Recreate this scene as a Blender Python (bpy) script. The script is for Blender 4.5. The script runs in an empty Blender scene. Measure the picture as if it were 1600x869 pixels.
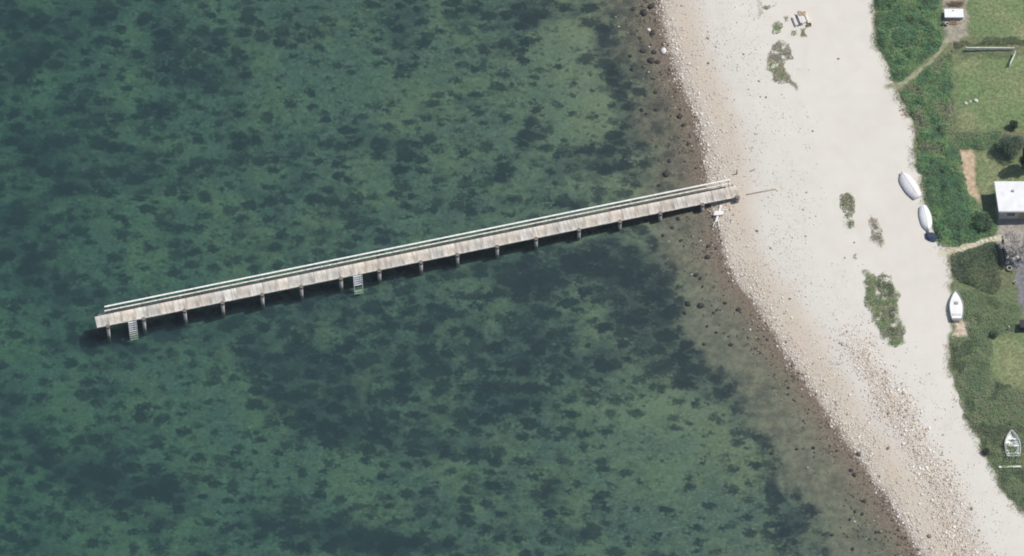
import bpy, bmesh, math, random
import numpy as np
from mathutils import Vector, Matrix
random.seed(7)
RNG = np.random.default_rng(11)
S = bpy.context.scene
C = S.collection
R = math.radians

# ------------------------------------------------------------------ camera, sky, sun, exposure
TILT = R(32.0); DIST = 700.0; WID = 144.0
cam_d = bpy.data.cameras.new('camera'); cam = bpy.data.objects.new('camera', cam_d); C.objects.link(cam)
CAMP = np.array([0.0, -DIST*math.sin(TILT), DIST*math.cos(TILT)])
cam.location = CAMP; cam.rotation_euler = (TILT, 0, 0)
cam_d.sensor_width = 36; cam_d.lens = 36*DIST/WID; cam_d.clip_start = 5; cam_d.clip_end = 20000
S.camera = cam
SUN_EL = R(56); SHX, SHY = -1.0, -0.32            # direction in which shadows fall
az = math.atan2(-SHY, -SHX)                       # direction towards the sun, measured from +x
sund = Vector((math.cos(az)*math.cos(SUN_EL), math.sin(az)*math.cos(SUN_EL), math.sin(SUN_EL)))
W = bpy.data.worlds.new('World'); S.world = W; W.use_nodes = True
nt = W.node_tree; bg = nt.nodes['Background']
sky = nt.nodes.new('ShaderNodeTexSky'); sky.sky_type = 'NISHITA'; sky.sun_disc = False
sky.sun_elevation = SUN_EL; sky.sun_rotation = math.pi/2 - az
nt.links.new(sky.outputs[0], bg.inputs[0]); bg.inputs[1].default_value = 0.10
sl = bpy.data.lights.new('sun', 'SUN'); so = bpy.data.objects.new('sun', sl); C.objects.link(so)
sl.energy = 4.1; sl.angle = R(0.5); sl.color = (1.0, 0.95, 0.87)
so.rotation_euler = (-sund).to_track_quat('-Z', 'Y').to_euler()
so.location = (60, 30, 200)
S.view_settings.view_transform = 'Standard'; S.view_settings.look = 'None'
S.view_settings.exposure = 0.0; S.view_settings.gamma = 1.0
S.render.engine = 'CYCLES'
S.cycles.filter_width = 1.9
S.cycles.transparent_max_bounces = 16
S.cycles.volume_bounces = 0

# ------------------------------------------------------------------ surveying: plan position of a point of known height
UP = np.array([0.0, math.cos(TILT), math.sin(TILT)]); FW = np.array([0.0, math.sin(TILT), -math.cos(TILT)])
def P(px, py, z=0.0):
    d = FW*DIST + np.array([1.0, 0, 0])*((px-800)/1600*WID) + UP*((434.5-py)/1600*WID)
    t = (z-CAMP[2])/d[2]
    return CAMP + d*t
SHORE_PX = [(1010,-90),(1020,-30),(1027,0),(1035,45),(1046,90),(1064,140),(1086,190),(1098,240),(1104,290),(1116,345),(1124,395),(1150,440),(1190,500),(1240,575),(1300,662),(1360,748),(1412,830),(1440,880),(1500,980)]
SH = np.array([P(x, y, 0)[:2] for x, y in SHORE_PX])
d0 = SH[0]-SH[1]; d1 = SH[-1]-SH[-2]
SH = np.vstack([SH[0]+d0/np.linalg.norm(d0)*4000, SH, SH[-1]+d1/np.linalg.norm(d1)*4000])
def polydist(x, y, pl, signed=True):
    """distance to a polyline; positive on its landward (left when walking down the photo) side"""
    x = np.asarray(x, float); y = np.asarray(y, float)
    best = np.full(x.shape, 1e18); sg = np.ones(x.shape)
    for a, b in zip(pl[:-1], pl[1:]):
        e = b-a; L2 = e@e
        t = np.clip(((x-a[0])*e[0]+(y-a[1])*e[1])/L2, 0, 1)
        dx = x-(a[0]+t*e[0]); dy = y-(a[1]+t*e[1]); d = dx*dx+dy*dy
        c = e[0]*dy-e[1]*dx
        m = d < best
        best = np.where(m, d, best); sg = np.where(m, np.sign(c), sg)
    return np.sqrt(best)*(sg if signed else 1)
# value noise ----------------------------------------------------------
_T = np.random.default_rng(5).random((512, 512))
def vn(x, y):
    xi = np.floor(x).astype(int); yi = np.floor(y).astype(int); fx = x-xi; fy = y-yi
    fx = fx*fx*(3-2*fx); fy = fy*fy*(3-2*fy)
    g = lambda i, j: _T[(xi+i) % 512, (yi+j) % 512]
    return (g(0,0)*(1-fx)+g(1,0)*fx)*(1-fy)+(g(0,1)*(1-fx)+g(1,1)*fx)*fy
def fbm(x, y, s, o=4, off=0.0):
    x = np.asarray(x, float)/s+off*17.3+1000; y = np.asarray(y, float)/s+off*9.7+1000
    v = 0; a = 1; t = 0
    for k in range(o): v = v+a*vn(x, y); t += a; a *= .5; x = x*2.03+7.1; y = y*2.03+3.7
    return v/t
def ground_z(x, y):
    s = polydist(x, y, SH)
    sea = -np.interp(-s, [0, 1, 4, 9, 16, 30, 60, 110, 400], [0, .08, .22, .42, .72, 1.05, 1.45, 2.2, 3])
    land = np.interp(s, [0, 2, 5, 9, 16, 30, 45, 200], [0, .22, .5, .85, 1.15, 1.4, 2.0, 2.4])
    z = np.where(s < 0, sea, land)
    z = z + (fbm(x, y, 6, 3)-.5)*.16*np.clip(np.abs(s)/6, 0, 1)
    return z
def G(px, py):
    """point of the ground seen at a place of the survey grid"""
    z = 0.6
    for _ in range(6):
        p = P(px, py, z); z = float(ground_z(np.array([p[0]]), np.array([p[1]]))[0])
    return Vector((p[0], p[1], z))
def gz(x, y): return float(ground_z(np.array([x]), np.array([y]))[0])
def inpoly(x, y, poly):
    ins = np.zeros(np.shape(x), bool); n = len(poly)
    for i in range(n):
        x1, y1 = poly[i]; x2, y2 = poly[(i+1) % n]
        if y1 == y2: continue
        c = ((y1 > y) != (y2 > y)) & (x < (x2-x1)*(y-y1)/(y2-y1)+x1)
        ins ^= c
    return ins
def GP(pxs): return np.array([G(*p)[:2] for p in pxs])
def soft(x, y, poly, w=0.4):
    """1 inside, 0 outside with a feathered, slightly ragged rim"""
    pl = np.vstack([poly, poly[:1]])
    jx = (fbm(x, y, 1.5, 2, 3)-.5)*1.0; jy = (fbm(x, y, 1.5, 2, 4)-.5)*1.0
    d = polydist(x+jx, y+jy, pl, False); i = inpoly(x+jx, y+jy, poly)
    return np.clip(.5+np.where(i, d, -d)/(2*w), 0, 1)

# ------------------------------------------------------------------ object helpers
def tag(o, label=None, cat=None, group=None, kind=None):
    if label: o['label'] = label
    if cat: o['category'] = cat
    if group: o['group'] = group
    if kind: o['kind'] = kind
    return o
def empty(name, loc=(0,0,0), rz=0.0):
    o = bpy.data.objects.new(name, None); C.objects.link(o); o.location = loc; o.rotation_euler = (0,0,rz)
    o.empty_display_size = .3
    return o
def link(name, me, mats, parent=None):
    o = bpy.data.objects.new(name, me); C.objects.link(o)
    for m in (mats if isinstance(mats, (list, tuple)) else [mats]): me.materials.append(m)
    if parent is not None: o.parent = parent
    return o
def bmo(name, bm, mats, parent=None, smooth=False, bevel=0):
    if bevel: bmesh.ops.bevel(bm, geom=bm.edges[:], offset=bevel, segments=1, affect='EDGES')
    bmesh.ops.recalc_face_normals(bm, faces=bm.faces[:])
    me = bpy.data.meshes.new(name); bm.to_mesh(me); bm.free()
    if smooth:
        for p in me.polygons: p.use_smooth = True
    return link(name, me, mats, parent)
def fast_mesh(name, V, F, cols=None, per=4, smooth=False):
    """V (n,3), F (m,per); cols per face (m,3)"""
    me = bpy.data.meshes.new(name); n = len(V); m = len(F)
    me.vertices.add(n); me.vertices.foreach_set('co', np.asarray(V, np.float32).ravel())
    me.loops.add(m*per); me.loops.foreach_set('vertex_index', np.asarray(F, np.int32).ravel())
    me.polygons.add(m); me.polygons.foreach_set('loop_start', np.arange(m, dtype=np.int32)*per)
    me.update(calc_edges=True)
    if smooth: me.polygons.foreach_set('use_smooth', np.ones(m, bool))
    if cols is not None:
        a = me.attributes.new('Col', 'FLOAT_COLOR', 'CORNER')
        c = np.ones((m*per, 4), np.float32); c[:, :3] = np.repeat(np.asarray(cols), per, 0)
        a.data.foreach_set('color', c.ravel())
    return me
def box(bm, c, s, rot=None):
    m = Matrix.Translation(c)
    if rot is not None: m = m @ rot
    m = m @ Matrix.Diagonal((s[0], s[1], s[2], 1))
    return bmesh.ops.create_cube(bm, size=1, matrix=m)['verts']
def bar(bm, a, b, w, h, up=Vector((0,0,1))):
    a = Vector(a); b = Vector(b); d = b-a; L = d.length
    x = d.normalized(); y = up.cross(x).normalized(); z = x.cross(y)
    m = Matrix((x, y, z)).transposed().to_4x4(); m.translation = (a+b)/2
    return bmesh.ops.create_cube(bm, size=1, matrix=m @ Matrix.Diagonal((L, w, h, 1)))['verts']
def tube(bm, a, b, r1, r2=None, seg=10):
    a = Vector(a); b = Vector(b); d = b-a
    m = d.to_track_quat('Z', 'Y').to_matrix().to_4x4(); m.translation = (a+b)/2
    return bmesh.ops.create_cone(bm, cap_ends=True, segments=seg, radius1=r1, radius2=r1 if r2 is None else r2, depth=d.length, matrix=m)['verts']
def copy_tree(o, parent=None):
    c = o.copy(); C.objects.link(c)
    if parent is not None: c.parent = parent
    for ch in [q for q in bpy.data.objects if q.parent == o]: copy_tree(ch, c)
    return c

# ------------------------------------------------------------------ materials
def mat(name, col, rough=.75, var=.25, scale=6.0, col2=None, rnd=0.0, bump=0.0, spec=.3, stretch=None, mid=.5):
    m = bpy.data.materials.new(name); m.use_nodes = True; t = m.node_tree; N = t.nodes; L = t.links
    b = N['Principled BSDF']; b.inputs['Roughness'].default_value = rough; b.inputs['Specular IOR Level'].default_value = spec
    tc = N.new('ShaderNodeTexCoord'); src = tc.outputs['Object']
    if stretch:
        mp = N.new('ShaderNodeMapping'); mp.inputs['Scale'].default_value = stretch; L.new(src, mp.inputs[0]); src = mp.outputs[0]
    no = N.new('ShaderNodeTexNoise'); no.inputs['Scale'].default_value = scale; no.inputs['Detail'].default_value = 6; L.new(src, no.inputs[0])
    rp = N.new('ShaderNodeValToRGB'); L.new(no.outputs[0], rp.inputs[0])
    c2 = col2 if col2 else tuple(c*(1-var) for c in col); c1 = col if col2 else tuple(min(1, c*(1+var*.5)) for c in col)
    rp.color_ramp.elements[0].position = mid-.17; rp.color_ramp.elements[0].color = (*c2, 1)
    rp.color_ramp.elements[1].position = mid+.17; rp.color_ramp.elements[1].color = (*c1, 1)
    out = rp.outputs[0]
    if rnd:
        oi = N.new('ShaderNodeObjectInfo'); mr = N.new('ShaderNodeMapRange'); L.new(oi.outputs['Random'], mr.inputs[0])
        mr.inputs['To Min'].default_value = 1-rnd; mr.inputs['To Max'].default_value = 1+rnd
        hs = N.new('ShaderNodeHueSaturation'); L.new(out, hs.inputs['Color']); L.new(mr.outputs[0], hs.inputs['Value']); out = hs.outputs[0]
    L.new(out, b.inputs['Base Color'])
    if bump:
        bp = N.new('ShaderNodeBump'); bp.inputs['Strength'].default_value = bump; bp.inputs['Distance'].default_value = .02
        L.new(no.outputs[0], bp.inputs['Height']); L.new(bp.outputs[0], b.inputs['Normal'])
    return m
def attrmat(name, rough=.8, transl=0.0, spec=.2, noise=0.0, nscale=3.0):
    m = bpy.data.materials.new(name); m.use_nodes = True; t = m.node_tree; N = t.nodes; L = t.links
    b = N['Principled BSDF']; b.inputs['Roughness'].default_value = rough; b.inputs['Specular IOR Level'].default_value = spec
    a = N.new('ShaderNodeAttribute'); a.attribute_name = 'Col'; out = a.outputs['Color']
    no = N.new('ShaderNodeTexNoise'); no.inputs['Scale'].default_value = nscale
    hs = N.new('ShaderNodeHueSaturation'); mr = N.new('ShaderNodeMapRange')
    mr.inputs['To Min'].default_value = 1-noise; mr.inputs['To Max'].default_value = 1+noise
    L.new(no.outputs[0], mr.inputs[0]); L.new(mr.outputs[0], hs.inputs['Value']); L.new(out, hs.inputs['Color']); out = hs.outputs[0]
    L.new(out, b.inputs['Base Color'])
    if transl:
        tr = N.new('ShaderNodeBsdfTranslucent'); L.new(out, tr.inputs[0]); mx = N.new('ShaderNodeMixShader'); mx.inputs[0].default_value = transl
        L.new(b.outputs[0], mx.inputs[1]); L.new(tr.outputs[0], mx.inputs[2]); L.new(mx.outputs[0], N['Material Output'].inputs[0])
    return m
M = dict(
 leaf=attrmat('leaf', .65, .25, .25), stone=attrmat('beach_stone', .75, 0, .3, .25, 9),
 deck=mat('weathered_deck', (.74,.68,.59), .9, scale=1.7, col2=(.38,.345,.30), rnd=.2, bump=.3, spec=.15, mid=.47),
 plank=attrmat('weathered_planks', .9, 0, .15, .75, 1.3),
 deckedge=mat('deck_edge_board', (.66,.62,.55), .85, .3, 3, rnd=.05),
 timber=mat('grey_timber', (.30,.28,.25), .85, .35, 5, bump=.3),
 pile=mat('pile_timber', (.52,.49,.47), .85, scale=2.2, col2=(.27,.24,.225), bump=.4),
 piletop=mat('pile_cap_tar_and_gap_shade', (.20,.175,.15), .8, .4, 8),
 rail=mat('painted_rail', (.82,.82,.77), .6, .22, 4, bump=.1),
 rail2=mat('mossy_rail', (.74,.72,.63), .8, .35, 3),
 alu=mat('galvanised_metal', (.62,.64,.66), .5, .15, 8), 
 algae=mat('algae_coated_metal', (.42,.50,.40), .8, .3, 6),
 white=mat('white_gelcoat', (.80,.80,.79), .35, .08, 3, spec=.5),
 cream=mat('dull_white_cover', (.74,.72,.72), .7, .14, 2.5, bump=.2),
 greyin=mat('grey_fittings', (.42,.43,.42), .6, .25, 5),
 brown=mat('brown_timber', (.24,.16,.10), .8, .4, 6),
 tan=mat('tan_boards', (.42,.32,.23), .85, .35, 5),
 bleach=mat('bleached_wood', (.80,.76,.73), .8, .18, 6, bump=.3),
 roof=mat('white_roof_felt', (.76,.76,.76), .7, .08, .8, bump=.1),
 wall=mat('grey_house_wall', (.52,.51,.49), .85, .15, 2),
 glass=mat('window_glass', (.05,.06,.07), .1, .2, 3, spec=.8),
 dark=mat('shade_boards_and_black_pot', (.035,.035,.04), .7, .4, 6),
 navy=mat('navy_canvas', (.035,.055,.10), .8, .4, 4, bump=.4),
 bark=mat('pale_bark', (.50,.47,.44), .9, .35, 6), barkd=mat('dark_bark', (.10,.08,.06), .9, .4, 6),
 fence=mat('pale_fence_boards', (.66,.68,.58), .85, .3, 4),
 pot=mat('white_pot', (.82,.80,.76), .6, .12, 4), soil=mat('soil', (.07,.05,.04), .95, .3, 8),
)

# ------------------------------------------------------------------ ground: one sheet, sea bed to gardens
def axis(fine, lo, hi):
    a = list(fine); st = .6
    while a[-1] < hi: st *= 1.35; a.append(a[-1]+st)
    st = .6
    while a[0] > lo: st *= 1.35; a.insert(0, a[0]-st)
    return np.array(a)
xs = axis(np.concatenate([np.arange(-76, 10, .55), np.arange(10, 78, .24)]), -3500, 3500)
ys = axis(np.arange(-52, 54, .32), -3500, 3500)
X, Y = np.meshgrid(xs, ys, indexing='ij'); nx, ny = X.shape
Sd = polydist(X, Y, SH); Z = ground_z(X, Y)
# weed density: where the eelgrass stands
def blob(lst):
    D = np.zeros_like(X)
    for (cx, cy, rx, ry, s) in lst:
        p = P(cx, cy, -2)[:2]; wx = rx*.09; wy = ry*.09/math.cos(TILT)
        D += s*np.exp(-(((X-p[0])/wx)**2+((Y-p[1])/wy)**2))
    return D
DARK = [(15,30,70,45,.7),(140,28,60,40,.6),(60,85,60,30,.4),(50,120,50,30,.3),(70,230,60,40,.55),(30,270,70,50,.5),(190,235,55,25,.5),(130,180,45,20,.4),(260,45,28,55,.5),(300,125,60,25,.45),(330,110,60,30,.4),(345,70,40,20,.4),
 (210,120,60,22,.3),(260,170,50,18,.4),(400,180,50,22,.35),(390,225,45,25,.5),(270,270,80,30,.5),(440,60,30,20,.3),(460,30,40,20,.4),(130,300,60,40,.35),(10,150,40,60,.4),(30,350,70,40,.5),(40,420,60,50,.45),
 (610,20,45,22,.6),(625,65,35,22,.6),(510,50,30,20,.4),(650,110,50,14,.5),(560,220,40,25,.35),(590,235,40,20,.4),(640,245,25,20,.4),(730,160,25,14,.5),(800,85,40,14,.5),(780,30,50,28,.6),(850,22,40,30,.7),(830,210,26,26,.75),(900,235,30,18,.4),
 (925,20,22,30,.5),(945,70,26,38,.75),(960,120,28,40,.7),(975,170,22,50,.6),(930,265,45,25,.7),(880,260,20,18,.5),(970,235,35,35,.5),(1000,280,30,20,.4),(1010,190,18,60,.35),
 (790,270,60,25,.45),(850,320,50,18,.4),(560,330,90,18,.3),(330,390,100,20,.35),(480,300,60,22,.35),(120,470,70,30,.4),(700,320,35,20,.4),
 (900,420,110,38,.75),(1000,430,60,50,.55),(820,440,60,40,.4),(720,410,60,22,.5),(640,440,60,25,.45),(520,470,60,20,.5),(560,500,80,25,.4),(430,480,70,22,.4),(300,520,110,22,.5),(170,540,60,30,.5),(90,530,50,25,.3),
 (1000,500,70,55,.75),(1060,560,50,35,.7),(830,500,45,60,.65),(690,500,40,30,.5),(780,540,60,40,.35),(900,590,90,45,.5),(1100,600,50,35,.6),(700,580,90,40,.4),(600,560,80,40,.35),(820,640,50,28,.65),(720,640,90,28,.4),
 (400,560,60,25,.5),(450,610,50,28,.6),(500,660,60,32,.75),(540,600,70,30,.5),(620,680,70,25,.5),(660,705,60,18,.5),(560,690,50,30,.4),(480,560,60,25,.4),(250,650,40,14,.4),(350,690,30,18,.4),(150,615,30,14,.4),(300,590,40,12,.4),
 (40,700,50,28,.6),(100,740,70,25,.6),(200,760,80,26,.8),(260,775,40,20,.6),(130,720,50,22,.4),(20,630,30,20,.4),(160,800,80,30,.3),(40,830,50,30,.45),(430,815,50,20,.65),(520,840,80,24,.75),(600,850,70,18,.75),(660,856,70,15,.5),
 (230,830,40,20,.3),(350,830,70,20,.2),(860,770,26,22,.7),(780,760,30,18,.5),(920,835,35,16,.5),(1170,640,30,30,.5),(1195,690,26,40,.55),(1215,770,28,40,.65),(1245,830,36,36,.75),(1140,620,30,30,.5),(680,800,60,20,.3),(760,720,40,14,.4),(890,690,30,12,.4)]
LIGHT = [(600,130,160,60,.25),(880,180,60,60,.3),(890,80,40,30,.3),(450,150,60,40,.15),(300,620,90,40,.3),(90,580,80,35,.25),(470,720,120,30,.2),(1020,700,110,60,.35),(1100,780,90,60,.3),(900,720,60,40,.1),(700,740,60,20,.2),(1050,640,40,20,.2),(160,40,40,60,.1)]
wd = .40+blob(DARK)*.62-blob(LIGHT)
wd = np.where(np.abs(X) > 120, .5, wd)
# edge between the eelgrass and the pebbly shallows
EDGE = np.array([P(x, y, -.7)[:2] for x, y in [(925,-90),(935,0),(958,60),(985,120),(1000,190),(1008,250),(1015,310),(1030,390),(1050,460),(1080,525),(1120,585),(1165,650),(1215,735),(1262,800),(1300,870),(1360,980)]])
de = polydist(X, Y, np.vstack([EDGE[0]+(EDGE[0]-EDGE[1])*60, EDGE, EDGE[-1]+(EDGE[-1]-EDGE[-2])*60]))   # + landward
jag = (fbm(X, Y, 5, 3, 8)-.5)*7
jag = jag+(fbm(X, Y, 1.6, 3, 9)-.5)*3.5
shal = np.clip(.5+(de+jag)/4.2, 0, 1)
tint = fbm(X, Y, 26, 3, 2)
A_weed = np.clip(wd, 0, 1.4)
# land zones
VEG = GP([(1330,-900),(1364,0),(1366,40),(1370,75),(1385,95),(1395,128),(1400,150),(1410,160),(1424,190),(1430,215),(1427,245),(1434,270),(1442,300),(1449,330),(1460,370),(1470,386),(1487,388),(1483,402),(1489,440),(1482,455),(1486,480),(1486,505),(1483,540),(1485,575),(1495,620),(1507,655),(1530,685),(1535,705),(1556,740),(1562,760),(1580,785),(1602,802),(1900,1500),(2600,1500),(2600,-900)])
LAWNS = [GP([(1510,-60),(1720,-60),(1720,62),(1600,62),(1560,60),(1512,56)]), GP([(1492,90),(1720,90),(1720,203),(1500,203)]), GP([(1521,236),(1545,234),(1580,250),(1595,270),(1640,284),(1550,292),(1535,310),(1527,300)]), GP([(1549,524),(1720,520),(1720,614),(1600,607),(1570,594),(1550,590)])]
ORANGE = GP([(1498,236),(1520,234),(1523,280),(1530,316),(1516,304),(1503,283)])
PAVE = GP([(1581,402),(1640,385),(1720,390),(1720,515),(1600,500),(1593,470)])
GRAV = GP([(1556,325),(1720,325),(1720,392),(1600,400),(1566,412),(1560,378)])
YARD = GP([(1474,-20),(1512,-20),(1512,40),(1508,58),(1490,68),(1476,66)])
PATH1 = GP([(1385,136),(1402,134),(1420,123),(1445,105),(1464,86),(1478,66)])
PATH2 = GP([(1470,397),(1490,392),(1510,385),(1532,378),(1562,372),(1575,372)])
RUST = GP([(1491,500),(1512,502),(1510,525),(1490,528)])
def mixc(c, m, col):
    m = m[..., None]; return c*(1-m)+np.array(col)*m
s = Sd
n1 = fbm(X, Y, 3, 4, 1); n2 = fbm(X, Y, 9, 3, 5)
c = np.empty(X.shape+(3,)); c[:] = (.655,.625,.565)                            # dry sand
c = mixc(c, np.clip((14-s)/9, 0, 1)*.6*(.5+n2), (.62,.59,.535))
c = mixc(c, np.clip(1.25-np.abs(s-3.0-(n2-.5)*2.5)/3.0, 0, 1)*(.55+.4*n1), (.58,.50,.40))    # tan gravel belt
c = mixc(c, np.clip((2.2-s+(n1-.5)*3)/2.0, 0, 1)*.6, (.47,.40,.32))
c = mixc(c, np.clip((fbm(X, Y, 7, 4, 17)-.5)*3, 0, 1)*.22, (.56,.53,.475))
c = mixc(c, np.clip((fbm(X, Y, 1.1, 3, 18)-.56)*6, 0, 1)*.12, (.52,.49,.44))
c = mixc(c, np.clip((.95-s+(n1-.5)*1.6)/1.0, 0, 1), (.20,.155,.12))              # wet strip
lower = np.clip((-Y-12)/33, 0, 1)
cob = np.clip(1-np.abs(s-(9.8-lower*3.6)-(n2-.5)*3)/(2.6+1.2*lower), 0, 1)*np.clip((-Y-9)/6, 0, 1)
c = mixc(c, cob*.35, (.60,.53,.45))
bare = c.copy()
veg = soft(X, Y, VEG, .25)
veg = np.where(X > 130, 1.0, veg)
grass = np.empty_like(c); grass[:] = (.135,.170,.090)
grass = mixc(grass, np.clip((fbm(X, Y, 4, 3, 6)-.42)*4, 0, 1)*.6, (.19,.18,.11))
for q in LAWNS:
    lc = np.empty_like(c); lc[:] = (.175,.245,.115); lc = mixc(lc, np.clip((fbm(X, Y, 5, 4, 7)-.4)*4, 0, 1)*.75, (.275,.285,.160))
    m = soft(X, Y, q, .5)[..., None]; grass = grass*(1-m)+lc*m
c = c*(1-veg[..., None])+grass*veg[..., None]
for q, col in ((ORANGE, (.50,.39,.28)), (PAVE, (.20,.20,.225)), (GRAV, (.34,.32,.29)), (YARD, (.33,.31,.25)), (RUST, (.54,.46,.37))):
    c = mixc(c, soft(X, Y, q, .22), col)
for pl, w, col in ((PATH1, .36, (.31,.33,.21)), (PATH2, .42, (.56,.52,.40))):
    d = polydist(X, Y, pl, False)+(n1-.5)*.6; c = mixc(c, np.clip((w-d)/.3+.5, 0, 1)*.9, col)
land = np.clip(s/.25+.5, 0, 1)
V = np.stack([X, Y, Z], -1).reshape(-1, 3)
idx = np.arange(nx*ny).reshape(nx, ny)
F = np.stack([idx[:-1,:-1], idx[1:,:-1], idx[1:,1:], idx[:-1,1:]], -1).reshape(-1, 4)
me = fast_mesh('ground', V, F, smooth=True)
def vattr(me, name, arr):
    a = me.attributes.new(name, 'FLOAT', 'POINT'); a.data.foreach_set('value', np.asarray(arr, np.float32).ravel())
def vcol(me, name, arr):
    a = me.attributes.new(name, 'FLOAT_COLOR', 'POINT'); q = np.ones((nx*ny, 4), np.float32); q[:, :3] = arr.reshape(-1, 3); a.data.foreach_set('color', q.ravel())
vcol(me, 'Col', c); vattr(me, 'weed', A_weed); vattr(me, 'shal', shal); vattr(me, 'land', land); vattr(me, 'veg', veg); vattr(me, 'cob', np.clip(cob+np.clip((7-s)/5, 0, 1), 0, 1)); vattr(me, 'tint', tint)
vattr(me, 'near', np.exp(-(np.minimum(de, 0)/13)**2)*np.clip((Y+30)/20+(n2-.5)*2, 0, 1)); vattr(me, 'north', np.clip((Y+2)/22+(n2-.5), 0, 1)); vattr(me, 'shore', np.clip((4.2+s+(n1-.5)*2)/3.6, 0, 1))

def ground_mat():
    m = bpy.data.materials.new('sand_seabed_and_turf'); m.use_nodes = True; t = m.node_tree; N = t.nodes; L = t.links
    b = N['Principled BSDF']; b.inputs['Roughness'].default_value = .9; b.inputs['Specular IOR Level'].default_value = .12
    geo = N.new('ShaderNodeNewGeometry'); pos = geo.outputs['Position']
    def at(n, o='Fac'):
        a = N.new('ShaderNodeAttribute'); a.attribute_name = n; return a.outputs[o]
    def noise(scale, det=3, rough=.5, vec=None, dist=0):
        n = N.new('ShaderNodeTexNoise'); n.inputs['Scale'].default_value = scale; n.inputs['Detail'].default_value = det; n.inputs['Roughness'].default_value = rough
        n.inputs['Distortion'].default_value = dist
        L.new(vec if vec else pos, n.inputs['Vector']); return n.outputs['Fac']
    def mth(op, a, b_=None, cl=False):
        n = N.new('ShaderNodeMath'); n.operation = op; n.use_clamp = cl
        for i, v in enumerate((a, b_)):
            if v is None: continue
            if isinstance(v, (int, float)): n.inputs[i].default_value = v
            else: L.new(v, n.inputs[i])
        return n.outputs[0]
    def mr(v, a, b_, c0=0, c1=1, sm=True):
        n = N.new('ShaderNodeMapRange'); n.interpolation_type = 'SMOOTHSTEP' if sm else 'LINEAR'
        L.new(v, n.inputs['Value']); n.inputs['From Min'].default_value = a; n.inputs['From Max'].default_value = b_; n.inputs['To Min'].default_value = c0; n.inputs['To Max'].default_value = c1
        return n.outputs['Result']
    def mix(f, a, b_, mode='MIX'):
        n = N.new('ShaderNodeMix'); n.data_type = 'RGBA'; n.blend_type = mode
        if isinstance(f, (int, float)): n.inputs[0].default_value = f
        else: L.new(f, n.inputs[0])
        for i, v in ((6, a), (7, b_)):
            if isinstance(v, tuple): n.inputs[i].default_value = (*v, 1)
            else: L.new(v, n.inputs[i])
        return n.outputs[2]
    weed = at('weed'); shal_ = at('shal')
    mp = N.new('ShaderNodeMapping'); mp.inputs['Scale'].default_value = (.85, 1.0, 1.0); mp.inputs['Rotation'].default_value = (0, 0, .12); L.new(pos, mp.inputs[0]); vp = mp.outputs[0]
    a1 = noise(.30, 5, .6, vp, .1); a2 = noise(.85, 3, .6, vp, .0); a3 = noise(2.6, 3, .6, vp); a4 = noise(.12, 3, .5)
    # bare sea floor: pale green sand with faint mottling
    floor = mix(mr(a4, .35, .65), (.125,.155,.125), (.178,.200,.128))
    floor = mix(mr(a2, .36, .64), mix(.74, (0,0,0), floor), floor)
    floor = mix(mth('MULTIPLY', at('near'), .55), floor, (.245,.262,.165))
    floor = mix(mth('MULTIPLY', mr(a3, .45, .75), .35), floor, (.33,.38,.26))
    # weed clumps: dense beds, single clumps of ragged round outline, short tufts
    dens = mth('ADD', weed, mth('MULTIPLY', mth('SUBTRACT', a1, .5), 1.5))
    bed = mr(dens, .25, 1.0)
    def clumps(scale, off, r0, r1, soft_, wob):
        mp2 = N.new('ShaderNodeMapping'); mp2.inputs['Location'].default_value = (off, off*.7, 0); mp2.inputs['Scale'].default_value = (scale*.8, scale, 0); L.new(vp, mp2.inputs[0])
        v_ = N.new('ShaderNodeTexVoronoi'); v_.voronoi_dimensions = '2D'; v_.inputs['Scale'].default_value = 1; L.new(mp2.outputs[0], v_.inputs['Vector'])
        sep = N.new('ShaderNodeSeparateColor'); L.new(v_.outputs['Color'], sep.inputs[0])
        rad = mth('ADD', mr(dens, .1, 1.2, r0, r1, False), mth('MULTIPLY', mth('SUBTRACT', sep.outputs[0], .5), .42))
        dd = mth('ADD', v_.outputs['Distance'], mth('MULTIPLY', mth('SUBTRACT', a3, .5), wob))
        dd = mth('ADD', dd, mth('MULTIPLY', mth('SUBTRACT', a2, .5), wob))
        e = mth('SUBTRACT', rad, dd); st = mr(sep.outputs[1], 0, 1, .72, 1.0, False)
        return mth('MULTIPLY', mr(e, -soft_, soft_), st)
    cl1 = clumps(.50, 3.1, .11, .62, .15, .75); cl2 = clumps(1.1, 8.7, .02, .52, .16, .8); cl3 = clumps(.23, 5.3, -.22, .50, .08, .8)
    wcol = mix(mr(a3, .3, .7), (.026,.038,.040), (.050,.070,.058))
    sea = mix(mth('MULTIPLY', bed, .84), floor, (.040,.055,.062))
    p1 = noise(4.5, 4, .65); p2 = noise(1.1, 4, .6)
    peb = mix(mr(p2, .35, .65), (.160,.148,.115), (.235,.218,.162))
    peb = mix(mth('MULTIPLY', at('north'), .65), peb, mix(mr(p2, .35, .65), (.105,.092,.076), (.175,.155,.120)))
    peb = mix(mth('MULTIPLY', mr(p1, .52, .70), mr(at('north'), 0, 1, .35, 1, False)), peb, (.055,.050,.046))
    peb = mix(mth('MULTIPLY', mr(p1, .42, .28), .4), peb, (.32,.30,.24))
    peb = mix(mth('MULTIPLY', at('shore'), .9), peb, mix(mr(p1, .4, .66), (.265,.205,.165), (.125,.098,.08)))
    sea = mix(shal_, sea, peb)
    keep = mr(shal_, .35, 1.0, 1, .0); keep2 = mr(at('shore'), 0, .6, .55, 0)
    kk = mth('MAXIMUM', keep, mth('MULTIPLY', keep2, mr(at('north'), 0, 1, .45, 1, False)))
    sea = mix(mth('MULTIPLY', mth('MULTIPLY', cl2, .55), kk), sea, wcol)
    sea = mix(mth('MULTIPLY', mth('MULTIPLY', cl3, .70), keep), sea, (.032,.043,.047))
    sea = mix(mth('MULTIPLY', mth('MULTIPLY', cl1, .86), kk), sea, (.020,.029,.034))
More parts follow.
